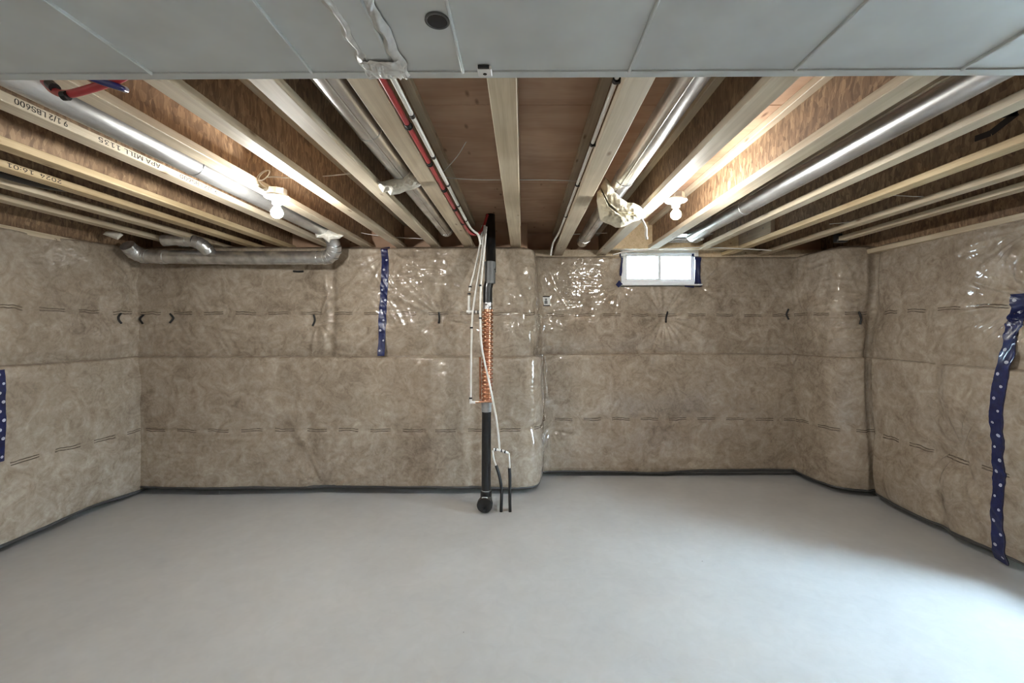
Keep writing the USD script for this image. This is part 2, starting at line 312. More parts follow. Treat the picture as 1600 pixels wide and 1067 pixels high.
        uv = np.stack([S + (.11 if low else .2), Z - self.zst[0 if low else 1]], -1).reshape(-1, 2)
        return obj(name, (P.reshape(-1, 3), f), M['blanket'], parent, True, uv)
    def ribbon(self, sz, width, out=.004, cols=5, jag=0.0, seed=3):
        """a strip that lies on the blanket along (s, z) points"""
        sz = np.asarray(sz, float); d = np.r_[0, np.cumsum(np.linalg.norm(np.diff(sz, axis=0), axis=1))]
        k = max(int(d[-1] / .012), 3); u = np.linspace(0, d[-1], k)
        c = np.stack([np.interp(u, d, sz[:, 0]), np.interp(u, d, sz[:, 1])], 1)
        t = np.gradient(c, axis=0); t /= np.linalg.norm(t, axis=1, keepdims=True); nn = np.stack([-t[:, 1], t[:, 0]], 1)
        a = np.linspace(-.5, .5, cols); wl = width * (1 + jag * (N3(np.stack([u * 14, 0 * u, 0 * u], -1), seed) - .5))
        q = c[:, None] + nn[:, None] * (a[None, :, None] * wl[:, None, None])
        top = self.surf(q[..., 0], q[..., 1], None, out + .002 * N3(np.concatenate([q * 20, q[..., :1] * 0], -1), seed)); bot = self.surf(q[..., 0], q[..., 1], None, out - .006)
        f = grid_faces(k, cols); n = k * cols
        v = np.vstack([top.reshape(-1, 3), bot.reshape(-1, 3)])
        e = lambda i: np.vstack([np.stack([i[:-1], i[1:], i[1:] + n], 1), np.stack([i[:-1], i[1:] + n, i[:-1] + n], 1)])
        r = np.arange(n).reshape(k, cols)
        return trimesh.Trimesh(v, np.vstack([f, f[:, ::-1] + n, e(r[:, 0]), e(r[::-1, -1]), e(r[0, ::-1]), e(r[-1])]), process=False)
def spacing(stops):
    """uneven sampling: [(s, step), ...]"""
    out = [stops[0][0]]
    for (a, st), (b, _) in zip(stops[:-1], stops[1:]):
        n = max(int(round((b - a) / st)), 1); out += list(a + (b - a) * np.arange(1, n + 1) / n)
    return np.array(out)

# left wall: front to back; back wall: left to right with its jog; right wall: back to front with its pilaster
wl = Wall([(-3.90, -3.7), (-3.90, 3.0), (-3.92, 4.0), (-3.90, 4.72)], 2, ((7.79, 1.80, .22, .5), (8.15, 2.12, .55, .9)), (), seed=1, top=lambda s: np.interp(s, [0, 6.9, 8.2], [2.46, 2.46, 2.52]))
BACK = [(-4.02, 4.50), (-.2, 4.50), (.05, 4.52), (.13, 4.60), (.15, 4.8), (.16, 4.98), (.25, 5.05), (.5, 5.06), (3.24, 5.08)]
_b = Wall(BACK, 2, (), ())
def sb(x, right=False):
    """path length on the back wall at a given x of its left or right stretch"""
    i = np.nonzero(_b.y > 4.9)[0] if right else np.nonzero(_b.y < 4.58)[0]
    return float(np.interp(x, _b.x[i], _b.s[i]))
def xb(px, Y): return (px - VX) / FPX * Y
ties_b = [(sb(xb(270, 4.45)), 1.78, .22, .6), (sb(xb(490, 4.45)), 1.77, .40, 1.0), (sb(xb(686, 4.45)), 1.79, .55, 1.3),
          (sb(xb(467, 4.45)), 2.26, .22, .6), (sb(xb(1040, 5.03), True), 1.82, .62, 1.5), (sb(xb(972, 5.03), True), 2.17, .25, .8),
          (sb(xb(1095, 5.03), True), 2.17, .35, 1.0), (sb(xb(600, 4.45)), 2.46, .4, .9), (sb(xb(735, 4.45)), 1.80, .3, 1.0),
          (sb(xb(505, 4.40)), .05, .85, .8), (sb(xb(860, 5.0), True), .55, .35, .8)]
folds_b = ()
low_b = ((sb(xb(483, 4.4)), .06, .010), (sb(xb(740, 4.4)), .06, .025))
high_b = ((sb(xb(511, 4.45)), .040, .035),)
h0, h1 = sb(w1[0], True), sb(w1[1], True)
wb = Wall(BACK, 2, tuple(ties_b), folds_b, seed=4, hole=(h0 - .01, h1 + .01, w1[2] - .02, 3.0), fold_low=low_b, fold_high=high_b, top=lambda s: np.where(s < sb(.0), 2.535, 2.535))
RIGHT = [(3.10, 5.20), (3.12, 4.75), (3.16, 4.55), (3.26, 4.45), (3.50, 4.40), (3.48, 4.25), (3.45, 3.7), (3.42, 3.2), (3.39, 2.5), (3.38, -3.7)]
_r = Wall(RIGHT, 2, (), ())
def sr(y): i = np.argsort(_r.y); return float(np.interp(y, _r.y[i], _r.s[i]))
ties_r = ((sr(4.95), 1.84, .25, .7), (sr(4.36), 1.82, .4, 1.0), (sr(2.98), 1.86, .75, 1.7), (sr(3.0), 2.36, .5, 1.2), (sr(3.45), .75, .6, 1.2))
wr = Wall(RIGHT, 2, ties_r, ((sr(4.395), .030, .085), (sr(4.62), .05, .012)), seed=8, amp=1.3, fold_low=((sr(3.62), .09, .045),), ridge=1.1, lean=.07,
          hole=(sr(w2[1]), sr(w2[0]), w2[2] - .02, w2[3]), top=lambda s: np.interp(s, [0, sr(4.4), sr(3.4), sr(2.9), 9], [2.535, 2.535, 2.50, 2.47, 2.47]))

def clip_mark(parent, w, s, z, pts, r=.0095):
    c = w.surf(np.array([s + a for a, b in pts]), np.array([z + b for a, b in pts]), None, .010)
    obj('tie_clip', tube(smooth_path(c, 2), r, 8), M['black_plastic'], parent)
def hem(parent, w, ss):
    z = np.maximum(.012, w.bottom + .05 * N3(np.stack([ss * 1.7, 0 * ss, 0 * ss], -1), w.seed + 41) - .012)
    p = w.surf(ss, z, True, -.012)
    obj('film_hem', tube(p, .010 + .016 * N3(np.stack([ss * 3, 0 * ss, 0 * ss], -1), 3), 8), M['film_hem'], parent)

wall_l = thing('wall_left', 'left wall of insulation blankets under clear film, meeting the long duct at its corner', 'wall', kind='structure')
sl = spacing([(0, .12), (6.3, .0125), (wl.L, .0125)])
obj('concrete_backing', box(-4.25, -4.05, -4.0, 5.0, 0, 2.42), M['concrete_wall'], wall_l)
obj('sill_plate', box(-4.25, -3.93, -4.0, 4.8, 2.42, 2.465, .004), M['lumber'], wall_l)
obj('rim_board', box(-4.25, -4.0, -4.0, 5.0, 2.46, ZS), M['osb'], wall_l)
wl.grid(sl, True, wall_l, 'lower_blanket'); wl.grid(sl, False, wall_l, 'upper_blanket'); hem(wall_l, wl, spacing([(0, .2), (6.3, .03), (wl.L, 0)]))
wall_b = thing('wall_back', 'back wall of insulation blankets under wrinkled clear film, with the small window', 'wall', kind='structure')
s_ = spacing([(0, .0125), (wb.L, .0125)])
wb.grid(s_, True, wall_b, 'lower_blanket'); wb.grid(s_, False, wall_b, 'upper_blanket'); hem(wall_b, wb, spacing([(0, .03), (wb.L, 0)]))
obj('concrete_backing', join(box(-4.3, -.02, 4.66, 4.86, 0, 2.50), box(-.05, .05, 4.7, 5.5, 0, 2.50)), M['concrete_wall'], wall_b)
obj('rim_return', box(-.045, .05, 4.80, 5.5, 2.50, ZS), M['plywood'], wall_b)
obj('concrete_backing', join(box(-.05, w1[0], 5.17, 5.40, 0, 2.50), box(w1[1], 3.9, 5.17, 5.40, 0, 2.50), box(w1[0], w1[1], 5.17, 5.40, 0, w1[2])), M['concrete_wall'], wall_b)
obj('rim_board', box(-4.3, -.02, YL - .03, YL + .08, 2.50, ZS), M['plywood'], wall_b)
for a_, b_ in ((-.05, w1[0]), (w1[1], 3.9)): obj('sill_plate', box(a_, b_, 5.15, 5.40, 2.50, 2.605), M['lumber'], wall_b)
obj('rim_board', box(.05, 3.9, YR, YR + .04, 2.60, ZS + .01), M['plywood'], wall_b)
wall_r = thing('wall_right', 'right wall of insulation blankets under glossy clear film, with the long blue tape', 'wall', kind='structure')
srr = spacing([(0, .0125), (sr(2.6), .10), (wr.L, .1)])
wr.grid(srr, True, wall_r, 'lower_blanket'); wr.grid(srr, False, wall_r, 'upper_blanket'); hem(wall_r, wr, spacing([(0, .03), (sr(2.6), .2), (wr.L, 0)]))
obj('concrete_backing', join(box(3.60, 3.85, -4.0, w2[0], 0, ZS), box(3.60, 3.85, w2[1], 5.5, 0, ZS), box(3.60, 3.85, w2[0], w2[1], 0, w2[2]), box(3.60, 3.85, w2[0], w2[1], w2[3], ZS)), M['concrete_wall'], wall_r)
obj('sill_plate', box(3.44, 3.62, 2.9, 5.2, 2.43, 2.475, .004), M['lumber'], wall_r)
obj('rim_board', box(3.575, 3.61, 2.5, 5.3, 2.46, ZS), M['osb'], wall_r)
struct('unseen_wall_front', box(-4.3, 3.9, -4.1, -3.9, 0, ZS), M['pale_wall'], label='unseen plain wall behind the camera, kept pale to bounce light', cat='wall')  # out of view; kept pale to bounce light back into the room
for px, py, shape in ((186, 497, [(.02, .045), (-.012, .02), (-.018, 0), (-.01, -.025), (.012, -.05)]),):
    s, z = wl.hit(px, py); clip_mark(wall_l, wl, s, z, shape)
for px, py, pts in ((270, 497, [(-.02, .045), (.01, .01), (.012, -.005), (-.015, -.05)]), (490.5, 500, [(0, .055), (.012, .01), (.008, -.02), (-.004, -.06)]),
                    (686, 496, [(0, .055), (.004, .01), (.004, -.02), (0, -.06)]), (467, 424, [(-.05, 0), (-.01, -.004), (.05, 0)]), (1040.5, 495, [(.012, .06), (.004, .01), (-.004, -.02), (-.010, -.065)]),
                    (1230, 491, [(.01, .06), (-.012, .01), (-.012, -.01), (.012, -.06)]), (222, 498, [(.02, .04), (-.012, .01), (-.012, -.01), (.02, -.05)])):
    s, z = wb.hit(px, py); clip_mark(wall_b, wb, s, z, pts)
s, z = wr.hit(1341, 496); clip_mark(wall_r, wr, s + .01, z, [(0, .06), (.012, .01), (.012, -.02), (0, -.07)], .010)

# ------------------------------------------------------------------ windows
def window(name, w, depth0, axis, label):
    """a two-light vinyl slider: frame, sash bars, panes; w = (a0, a1, z0, z1) along the wall"""
    t = thing(name, label, 'window', kind='structure')
    a0, a1, z0, z1 = w
    B = (lambda a, b, d, e, lo, hi, c=.003: box(a, b, depth0 + d, depth0 + e, lo, hi, c)) if axis == 'y' else (lambda a, b, d, e, lo, hi, c=.003: box(depth0 + d, depth0 + e, a, b, lo, hi, c))
    fr = .042; m = (a0 + a1) / 2 - .01
    for p in (B(a0, a1, .0, .09, z1 - fr, z1), B(a0, a1, .0, .09, z0, z0 + fr), B(a0, a0 + fr, .0, .09, z0 + fr, z1 - fr), B(a1 - fr, a1, .0, .09, z0 + fr, z1 - fr)): obj('window_frame', p, M['vinyl'], t)
    for (b0, b1, d) in ((a0 + fr, m + .028, .015), (m - .022, a1 - fr, .045)):
        k = .030 if axis == 'y' else .04; zz0, zz1 = z0 + fr, z1 - fr
        sash = obj('sash', join(B(b0, b1, d, d + .025, zz1 - k, zz1), B(b0, b1, d, d + .025, zz0, zz0 + k), B(b0, b0 + k, d, d + .025, zz0 + k, zz1 - k), B(b1 - k, b1, d, d + .025, zz0 + k, zz1 - k)), M['vinyl'], t)
        obj('pane', B(b0 + k - .004, b1 - k + .004, d + .010, d + .014, zz0 + k - .004, zz1 - k + .004, 0), M['pane'], sash)
    obj('latch', B(m - .012, m + .004, -.004, .016, (z0 + z1) / 2 - .03, (z0 + z1) / 2 + .02), M['vinyl'], t)
    return t
t = window('window_1', w1, 5.10, 'y', 'small white sliding window high in the back wall')
obj('sill_film', box(w1[0] - .005, w1[1] + .005, 5.0, 5.10, w1[2] - .012, w1[2] + .002, .002), M['vinyl'], t)
t = window('window_2', w2, 3.74, 'x', 'unseen tall sliding window in the right wall beside the camera, placed to light the floor')
obj('sill_film', box(3.34, 3.74, w2[0] - .005, w2[1] + .005, w2[2] - .012, w2[2] + .002, .002), M['vinyl'], t)

# ------------------------------------------------------------------ joists
def joist(x0, x1, y1, tone, label, y0=-3.9, extra=None):
    xc = (x0 + x1) / 2; c = .003
    t = thing('floor_joist', label, 'joist', (xc, y0, ZB), 'wooden I-joists of the ceiling')
    oct_ = lambda a, b, lo, hi: [(a + c, lo), (b - c, lo), (b, lo + c), (b, hi - c), (b - c, hi), (a + c, hi), (a, hi - c), (a, lo + c)]
    obj('bottom_flange', prism_y(oct_(x0, x1, ZB, ZB + .040), y0, y1), M[tone], t, False)
    obj('web', prism_y([(xc - .006, ZB + .040), (xc + .006, ZB + .040), (xc + .006, ZS - .040), (xc - .006, ZS - .040)], y0, y1), M['osb'], t, False)
    obj('top_flange', prism_y(oct_(x0, x1, ZS - .040, ZS - .0005), y0, y1), M[tone], t, False)
    return t
J = {}
for key, x0, x1, y1, tone, label in (
    ('L8', -3.57, -3.48, 4.76, 'lumber', 'leftmost wooden I-joist, right against the top of the left wall'),
    ('L7', -3.20, -3.11, 4.76, 'lumber', 'wooden I-joist second from the left wall, above the raised duct elbow'),
    ('L6', -2.87, -2.78, 4.76, 'lumber_gold', 'wooden I-joist with the date and time printed upside down on its flange'),
    ('L5', -2.535, -2.445, 4.76, 'lumber_gold', 'plain wooden I-joist between the two joists with printed flanges'),
    ('L4', -2.07, -1.98, 4.76, 'lumber_pale', 'pale wooden I-joist with mill stamp printed upside down on its flange'),
    ('L3', -1.68, -1.59, 4.76, 'lumber_pale', 'wooden I-joist that carries the left bare bulb'),
    ('L2', -1.33, -1.24, 4.76, 'lumber_pale', 'wooden I-joist just right of the left bare bulb'),
    ('J', -.96, -.87, 4.76, 'lumber_pale', 'wooden I-joist left of the round duct wrapped in white wool'),
    ('L1', -.615, -.51, 4.76, 'lumber', 'wooden I-joist with red and white pipes clipped along its side'),
    ('C', -.126, -.022, 4.76, 'lumber', 'central wooden I-joist ending right of the black drain stack'),
    ('R1', .354, .46, YR - .02, 'lumber_pale', 'wooden I-joist with one white pipe clipped along its left side'),
    ('R2', .86, .96, YR - .02, 'lumber_pale', 'wooden I-joist that carries the right bare bulb'),
    ('R3', 1.34, 1.44, 4.72, 'lumber_pale', 'wooden I-joist with bright flaky side, lit by the right bulb, above the window'),
    ('R4', 1.89, 1.97, 4.72, 'lumber_pale', 'wooden I-joist right of the long duct that ends over the window'),
    ('R5', 2.315, 2.405, YR - .02, 'lumber_gold', 'wooden I-joist with a pale stiffener block and black paint mark on its web'),
    ('R6', 2.735, 2.82, YR - .02, 'lumber', 'wooden I-joist second from the right wall'),
    ('R7', 3.06, 3.145, 4.30, 'lumber', 'rightmost wooden I-joist, ending in black tape at the wall fold')):
    J[key] = joist(x0, x1, y1, tone, label)
def flange_text(key, text, xedge, ya, yb, z=ZB + .031, h=.022):
    """upside-down print on a flange's right side, from y = ya (far) down to yb (near)"""
    m = meshkit.text_mesh(text, h, .0006); v = np.array(m.vertices); L = v[:, 0].max() - v[:, 0].min()
    v2 = np.stack([xedge + .0003 + v[:, 2] * .8, ya - (v[:, 0] - v[:, 0].min()) * (ya - yb) / L, z - v[:, 1]], 1)
    obj('printed_text', trimesh.Trimesh(v2, m.faces, process=False), M['ink'], J[key], False)
flange_text('L4', 'APA MILL 1135', -1.98, 2.41, 2.06)
flange_text('L4', '9 1/2 LBS600', -1.98, 2.86, 2.55)
flange_text('L4', '9 1/2 LBS600', -1.98, 1.92, 1.72)
flange_text('L6', '2024  16:01', -2.78, 2.66, 2.38)
strokes = []
for (a0, b0, a1, b1, wd) in ((2.10, 2.70, 2.26, 2.75, .018), (2.10, 2.70, 2.22, 2.655, .020), (2.22, 2.655, 2.30, 2.66, .018), (2.02, 2.69, 2.03, 2.755, .026), (2.06, 2.75, 2.0, 2.75, .02)):
    d = np.array((a1 - a0, b1 - b0)); d /= np.linalg.norm(d); n = np.array((-d[1], d[0])) * wd * .85
    q = [(a0 - n[0], b0 - n[1]), (a1 - n[0], b1 - n[1]), (a1 + n[0], b1 + n[1]), (a0 + n[0], b0 + n[1])]
    strokes.append(trimesh.convex.convex_hull(np.array([(x, a, b) for a, b in q for x in (2.3535, 2.3545)])))
obj('painted_mark', join(*strokes), M['ink'], J['R5'], False)
obj('stiffener_block', box(2.312, 2.353, 4.12, 4.80, ZB + .042, ZS - .045, .003), M['lumber_pale'], J['R5'])
nails = [cyl((2.310, y, z), (2.313, y, z), .008, 8) for y, z in ((4.25, 2.65), (4.42, 2.72), (4.30, 2.76), (4.55, 2.66), (4.62, 2.74))]
obj('nail', join(*nails), M['steel'], J['R5'], kind='stuff')
obj('tape_end', box(3.05, 3.155, 4.28, 4.345, ZB - .012, ZB + .07, .006), M['black_plastic'], J['R7'], label='dark tape wrapped over the joist end')
hd = thing('header_beam', 'doubled wooden header across the joist ends above the window', 'beam', (1.6, 4.78, ZB + .002))
for k, (a, b) in enumerate(((4.725, 4.765), (4.768, 4.808))): obj('ply', box(.965, 2.31, a, b, ZB + .004, ZS - .002, .003), M['lumber' if k else 'lumber_gold'], hd)

# ------------------------------------------------------------------ trunk duct under the joists, near the camera
ZD = CH + .67
yE = lambda x: 1.140 - .012 * (x / 1.4)              # far edge of the duct
duct = thing('trunk_duct', 'wide flat grey sheet-metal trunk duct across the joists at the top', 'duct', (0, .7, ZD))
sx = [-2.2, -1.80, -1.385, -.963, -.545, -.154, .273, .696, 1.119, 1.54, 1.95, 2.4]
for i in range(len(sx) - 1):
    a, b = sx[i] + .003, sx[i + 1] - .003; n, m_ = 36, 50
    X, T = np.meshgrid(np.linspace(a, b, n), np.linspace(0, 1, m_), indexing='ij'); Y = .30 + (yE(X) - .30) * T
    u = (X - a) / (b - a); q = np.stack([X * 3.0, Y * 3.0, 0 * X], -1)
    Z = ZD - np.sin(np.pi * u) ** .8 * np.sin(np.pi * np.clip(T * 1.02, 0, 1)) ** .5 * (.012 * (N3(q, 77 + i) - .35))
    low = np.stack([X, Y, Z], -1).reshape(-1, 3); up = np.stack([X, Y, 0 * X + ZD + .004], -1).reshape(-1, 3)
    f = grid_faces(n, m_)
    obj('duct_panel', (low, f[:, ::-1]), M['sheet_metal'], duct, True)
    k = .0035; xs = sx[i + 1]
    if i < len(sx) - 2: obj('seam_strip', prism_y([(xs - k, ZD + .004), (xs - k, ZD - .006), (xs - k + .002, ZD - .008), (xs + k - .002, ZD - .008), (xs + k, ZD - .006), (xs + k, ZD + .004)], .30, yE(xs) - .004), M['sheet_metal'], duct, False)
obj('far_side', trimesh.convex.convex_hull(np.array([(x, yE(x) + d, z) for x in (-2.2, 2.4) for d in (.0, .002) for z in (ZD, ZB - .004)])), M['sheet_metal'], duct)
obj('far_flange', trimesh.convex.convex_hull(np.array([(x, yE(x) + d, z) for x in (-2.2, 2.4) for d in (-.004, .022) for z in (ZD - .004, ZD + .002)])), M['sheet_metal'], duct)
obj('top_sheet', box(-2.2, 2.4, .30, 1.11, ZB - .008, ZB - .004), M['sheet_metal'], duct)
obj('near_side', box(-2.2, 2.4, .298, .30, ZD, ZB - .004), M['sheet_metal'], duct)
c0 = W(683, 31.5, FPX * .67 / (VY - 31.5))
cap = obj('knockout_ring', _lathe(np.array([(.0255, .004), (.0265, -.003), (.0245, -.0042), (.0215, -.003), (.0205, .003)]), (c0[0], c0[1], ZD), np.array((0, 0, 1.0)), 36), M['gray_rubber'], duct, True)
obj('hole_shade_disc', _lathe(np.array([(.021, -.0025), (.012, -.0015), (.0001, -.0012)]), (c0[0], c0[1], ZD - .0005), np.array((0, 0, 1.0)), 28), M['black_plastic'], cap, True)  # black disc stands in for the shade inside the hole
c1 = W(757, 106, 1.12)
br = obj('edge_clip', box(c1[0] - .018, c1[0] + .018, 1.115, 1.148, ZD - .010, ZD + .004, .002), M['porcelain'], duct, label='small white clip on the duct edge')
obj('clip_hole', cyl((c1[0], 1.135, ZD - .0105), (c1[0], 1.135, ZD - .0095), .005, 12), M['black_plastic'], br)
obj('clip_top', box(c1[0] - .016, c1[0] + .012, 1.109, 1.1145, ZD - .009, ZD - .002), M['black_plastic'], br)
# foil-taped patch: raised panel with crumpled tape down both sides and across the end
obj('patch_panel', box(-.385, -.322, .30, 1.10, ZD - .010, ZD + .002, .004), M['sheet_metal'], duct)
def crumple(x_of, y0, y1, wd, seed, amp=.008):
    n, m_ = int(abs(y1 - y0) / .004), 12
    Y, A = np.meshgrid(np.linspace(y0, y1, n), np.linspace(-.5, .5, m_), indexing='ij')
    j = (N3(np.stack([Y * 22, 0 * Y, 0 * Y], -1), seed) - .5) * .010; X = x_of(Y) + A * wd * (1 + .7 * (N3(np.stack([Y * 30, 0 * A, 0 * Y], -1), seed + 1) - .5)) + j
    Z = ZD - .003 - amp * np.cos(np.pi * A) * (.45 + ridged(np.stack([X * 60, Y * 38 + A * 2, 0 * X], -1), seed + 2))
    return np.stack([X, Y, Z], -1).reshape(-1, 3), grid_faces(n, m_)[:, ::-1]
for xf, wd, sd in ((lambda Y: -.392 + .012 * (Y - .7), .030, 1), (lambda Y: -.313 + .01 * (Y - .7), .030, 5)):
    obj('foil_tape', crumple(xf, .30, 1.15, wd, sd), M['foil'], duct, 40)
n, m_ = 60, 26
X, A = np.meshgrid(np.linspace(-.402, -.300, n), np.linspace(0, 1, m_), indexing='ij')
Yt = 1.075 + .085 * A + .010 * (N3(np.stack([X * 60, 0 * X, 0 * X], -1), 9) - .5) * A
Zt = ZD - .009 - .008 * ridged(np.stack([X * 70, A * 6, 0 * X], -1), 12) + .02 * np.clip(A - .75, 0, 1)
obj('foil_tape', (np.stack([X, Yt, Zt], -1).reshape(-1, 3), grid_faces(n, m_)), M['foil'], duct, 40)

# ------------------------------------------------------------------ round ducts
def round_duct(label, pts, r, joints=(), n=28, group='round ducts between the joists', wraps=()):
    p = np.asarray(pts, float); t = thing('round_duct', label, 'duct', p[0], group)
    obj('pipe', tube(p, r, n), M['galvanized'], t)
    for a, b in joints: obj('joint_band', cyl(a, b, r + .0035, n), M['galvanized'], t)
    return t
rd1 = round_duct('round metal duct with a white wool collar, left of the red pipe', [(-.735, 1.05, CH + .965), (-.735, 2.6, CH + .967), (-.735, 4.22, CH + .967)], .062, [((-.735, 2.1, CH + .967), (-.735, 2.13, CH + .967)), ((-.735, 4.18, CH + .967), (-.735, 4.235, CH + .967))])
obj('raised_seam', box(-.715, -.709, 1.05, 4.18, CH + .967 - .064, CH + .967 - .055, .001), M['galvanized'], rd1)
rd2 = round_duct('bright shiny round duct above the hanging cream wool', [(.665, 1.05, CH + 1.0), (.665, 3.0, CH + 1.0), (.665, 4.95, CH + 1.0)], .062, [((.665, 2.86, CH + 1.0), (.665, 2.93, CH + 1.0)), ((.665, 4.72, CH + 1.0), (.665, 4.76, CH + 1.0))])
obj('raised_seam', box(.632, .638, 1.05, 4.7, CH + 1.0 - .060, CH + 1.0 - .052, .001), M['galvanized'], rd2)
rd3 = round_duct('long round duct running from the trunk to the boot over the window', [(1.665, 1.05, CH + .925), (1.665, 2.6, CH + .925), (1.665, 4.35, CH + .93)], .054, [((1.665, 3.3, CH + .925), (1.665, 3.34, CH + .925))])
bt = thing('duct_boot', 'dark sheet-metal boot box at the end of the duct above the window', 'duct boot', (1.665, 4.5, ZB + .06))
obj('boot_box', box(1.47, 1.86, 4.352, 4.715, ZB + .085, ZS - .03, .006), M['sheet_metal'], bt)
obj('boot_flange', box(1.455, 1.875, 4.345, 4.72, ZB + .078, ZB + .086, .002), M['galvanized'], bt)
rg = thing('floor_register', 'white slatted register face under the metal boot by the window', 'vent', (1.66, 4.63, ZB + .06))
obj('register_frame', join(box(1.475, 1.86, 4.53, 4.55, ZB + .062, ZB + .078, .002), box(1.475, 1.86, 4.685, 4.705, ZB + .062, ZB + .078, .002), box(1.475, 1.495, 4.55, 4.685, ZB + .062, ZB + .078, .002), box(1.84, 1.86, 4.55, 4.685, ZB + .062, ZB + .078, .002), box(1.662, 1.672, 4.55, 4.685, ZB + .062, ZB + .078, .002)), M['porcelain'], rg)
for k in range(16):
    x = 1.505 + k * .0212
    obj('slat', box(x, x + .009, 4.55, 4.685, ZB + .064, ZB + .077, .001), M['porcelain'], rg)
rd4 = round_duct('round duct beside the stamped joist, above the left bulb', [(-1.83, .9, CH + .925), (-1.83, 2.6, CH + .925), (-1.83, 4.03, CH + .925)], .060, [((-1.83, 2.45, CH + .925), (-1.83, 2.48, CH + .925))])
# long low duct under the joists along the back wall, elbows at both ends and a branch in the middle
zl, yl = CH + .705, 4.26
ld = thing('low_duct', 'long shiny duct under the left joists along the back wall, elbow at each end', 'duct', (-2.7, yl, zl))
def elbow(c0, d0, d1, R, k=7):
    """centre line of a bend that leaves c0 along d0 and turns towards d1"""
    a = np.linspace(0, np.pi / 2, k); d0, d1 = np.asarray(d0, float), np.asarray(d1, float)
    return np.array([np.asarray(c0) + R * np.sin(t) * d0 + R * (1 - np.cos(t)) * d1 for t in a])
obj('pipe', tube([(-3.66, yl, zl + .012), (-2.8, yl, zl), (-1.90, yl, zl)], .064, 28), M['galvanized'], ld)
dR = np.array((0, -.75, .66)); dR /= np.linalg.norm(dR)
def gored(pts, r):
    """an elbow of straight gores with a raised bead between them"""
    ms = []
    for i in range(len(pts) - 1): ms.append(tube([pts[i], pts[i + 1]], r, 28))
    for i in range(1, len(pts) - 1):
        t_ = pts[i + 1] - pts[i - 1]; t_ /= np.linalg.norm(t_); ms.append(tube([pts[i] - t_ * .006, pts[i] + t_ * .006], r + .004, 28))
    ms.append(tube([pts[0], pts[0] + (pts[1] - pts[0]) * .3], r + .003, 28))
    return join(*ms)
er = elbow((-1.92, yl, zl), (1, 0, 0), (0, -.42, .91), .12, 5); obj('elbow', gored(er, .066), M['galvanized'], ld)
obj('riser', tube([er[-1], er[-1] + np.array((-.01, -.05, .07)), (-1.82, 4.06, CH + .918)], .061, 24), M['galvanized'], ld)
el = elbow((-3.62, yl, zl + .012), (-1, 0, 0), (0, -.80, .60), .095, 5); obj('elbow', gored(el, .067), M['galvanized'], ld)
obj('riser', tube([el[-1], el[-1] + np.array((0, -.04, .03))], .063, 24), M['galvanized'], ld)
eb = elbow((-3.02, yl - .01, zl + .045), (0, -.55, .84), (-.95, -.2, .15), .10, 5); obj('branch_elbow', gored(eb, .058), M['galvanized'], ld)
tp = eb[-1]; obj('branch_pipe', tube([tp, tp + np.array((-.14, -.02, .01)), tp + np.array((-.26, -.03, .0))], .054, 24), M['galvanized'], ld)
for k in range(3): obj('joint_band', cyl(tp + np.array((-.05 - .03 * k, -.006, .004)), tp + np.array((-.065 - .03 * k, -.008, .004)), .058, 24), M['galvanized'], ld)
obj('joint_band', cyl((-2.02, yl, zl), (-1.97, yl, zl), .068, 28), M['galvanized'], ld); obj('joint_band', cyl((-3.5, yl, zl + .01), (-3.44, yl, zl + .009), .068, 28), M['galvanized'], ld)

# ------------------------------------------------------------------ lamps
def lamp(label, x, y, zp, zbulb, side_x):
    t = thing('bare_bulb_lamp', label, 'lamp', (x, y, zp), 'bare bulbs in white porcelain holders')
    a = np.linspace(0, 2 * np.pi, 8, endpoint=False) + np.pi / 8
    m = trimesh.creation.extrude_polygon(Polygon([(x + .056 * np.cos(k), y + .056 * np.sin(k)) for k in a]), .042, engine='earcut'); m.apply_translation((0, 0, zp + .006))
    obj('junction_box', m, M['galvanized'], t, False)
    sgn = -1 if side_x < x else 1
    obj('bracket', box(side_x, x + sgn * .05, y - .018, y + .018, zp + .036, zp + .046, .001), M['galvanized'], t)
    obj('holder_plate', _lathe(np.array([(.001, .008), (.066, .008), (.073, .004), (.073, -.004), (.066, -.010), (.040, -.014), (.030, -.018), (.027, -.046), (.022, -.050), (.001, -.050)]), (x, y, zp), np.array((0, 0, 1.0)), 40), M['porcelain'], t, 40)
    s = np.linspace(0, 1, 18); R = .036; h = zp - .048 - zbulb
    prof = [(.013, h)] + [(.013 + (R - .013) * sstep(k) ** 1.0, h * (1 - k)) for k in np.linspace(.15, 1, 8)] + [(R * math.cos(k), -R * math.sin(k)) for k in np.linspace(.12, np.pi / 2, 10)]
    obj('bulb', _lathe(np.array(prof), (x, y, zbulb), np.array((0, 0, 1.0)), 24), M['bulb'], t, True)
    obj('socket_collar', _lathe(np.array([(.0135, h + .004), (.0155, h), (.0155, h - .008), (.0132, h - .010)]), (x, y, zbulb), np.array((0, 0, 1.0)), 20), M['steel'], t, True)
    return t
la = lamp('bare lit bulb in a white holder on the left, cable looped above it', -1.515, 2.72, CH + .826, CH + .728, -1.59)
obj('cable_loop', tube([W(412, 274, 2.66) + np.array((.034 * math.cos(k) + .006 * math.sin(k * .5), .018 * math.sin(k), .037 * math.sin(k + .4))) for k in np.linspace(0, 11, 70)], .0035, 8), M['cable'], la)
obj('cable_tail', tube(smooth_path([W(405, 284, 2.66), W(412, 291, 2.67), W(424, 296, 2.70), (-1.50, 2.72, CH + .874)], 3), .0035, 8), M['cable'], la)
lb = lamp('bare lit bulb in a white holder on the right, near the window', 1.022, 2.95, CH + .872, CH + .778, .96)
obj('cable_tail', tube(smooth_path([(.962, 2.95, CH + .95), (.985, 2.93, CH + .955), (1.01, 2.93, CH + .935), (1.02, 2.94, CH + .918)], 3), .004, 8), M['cable'], lb)
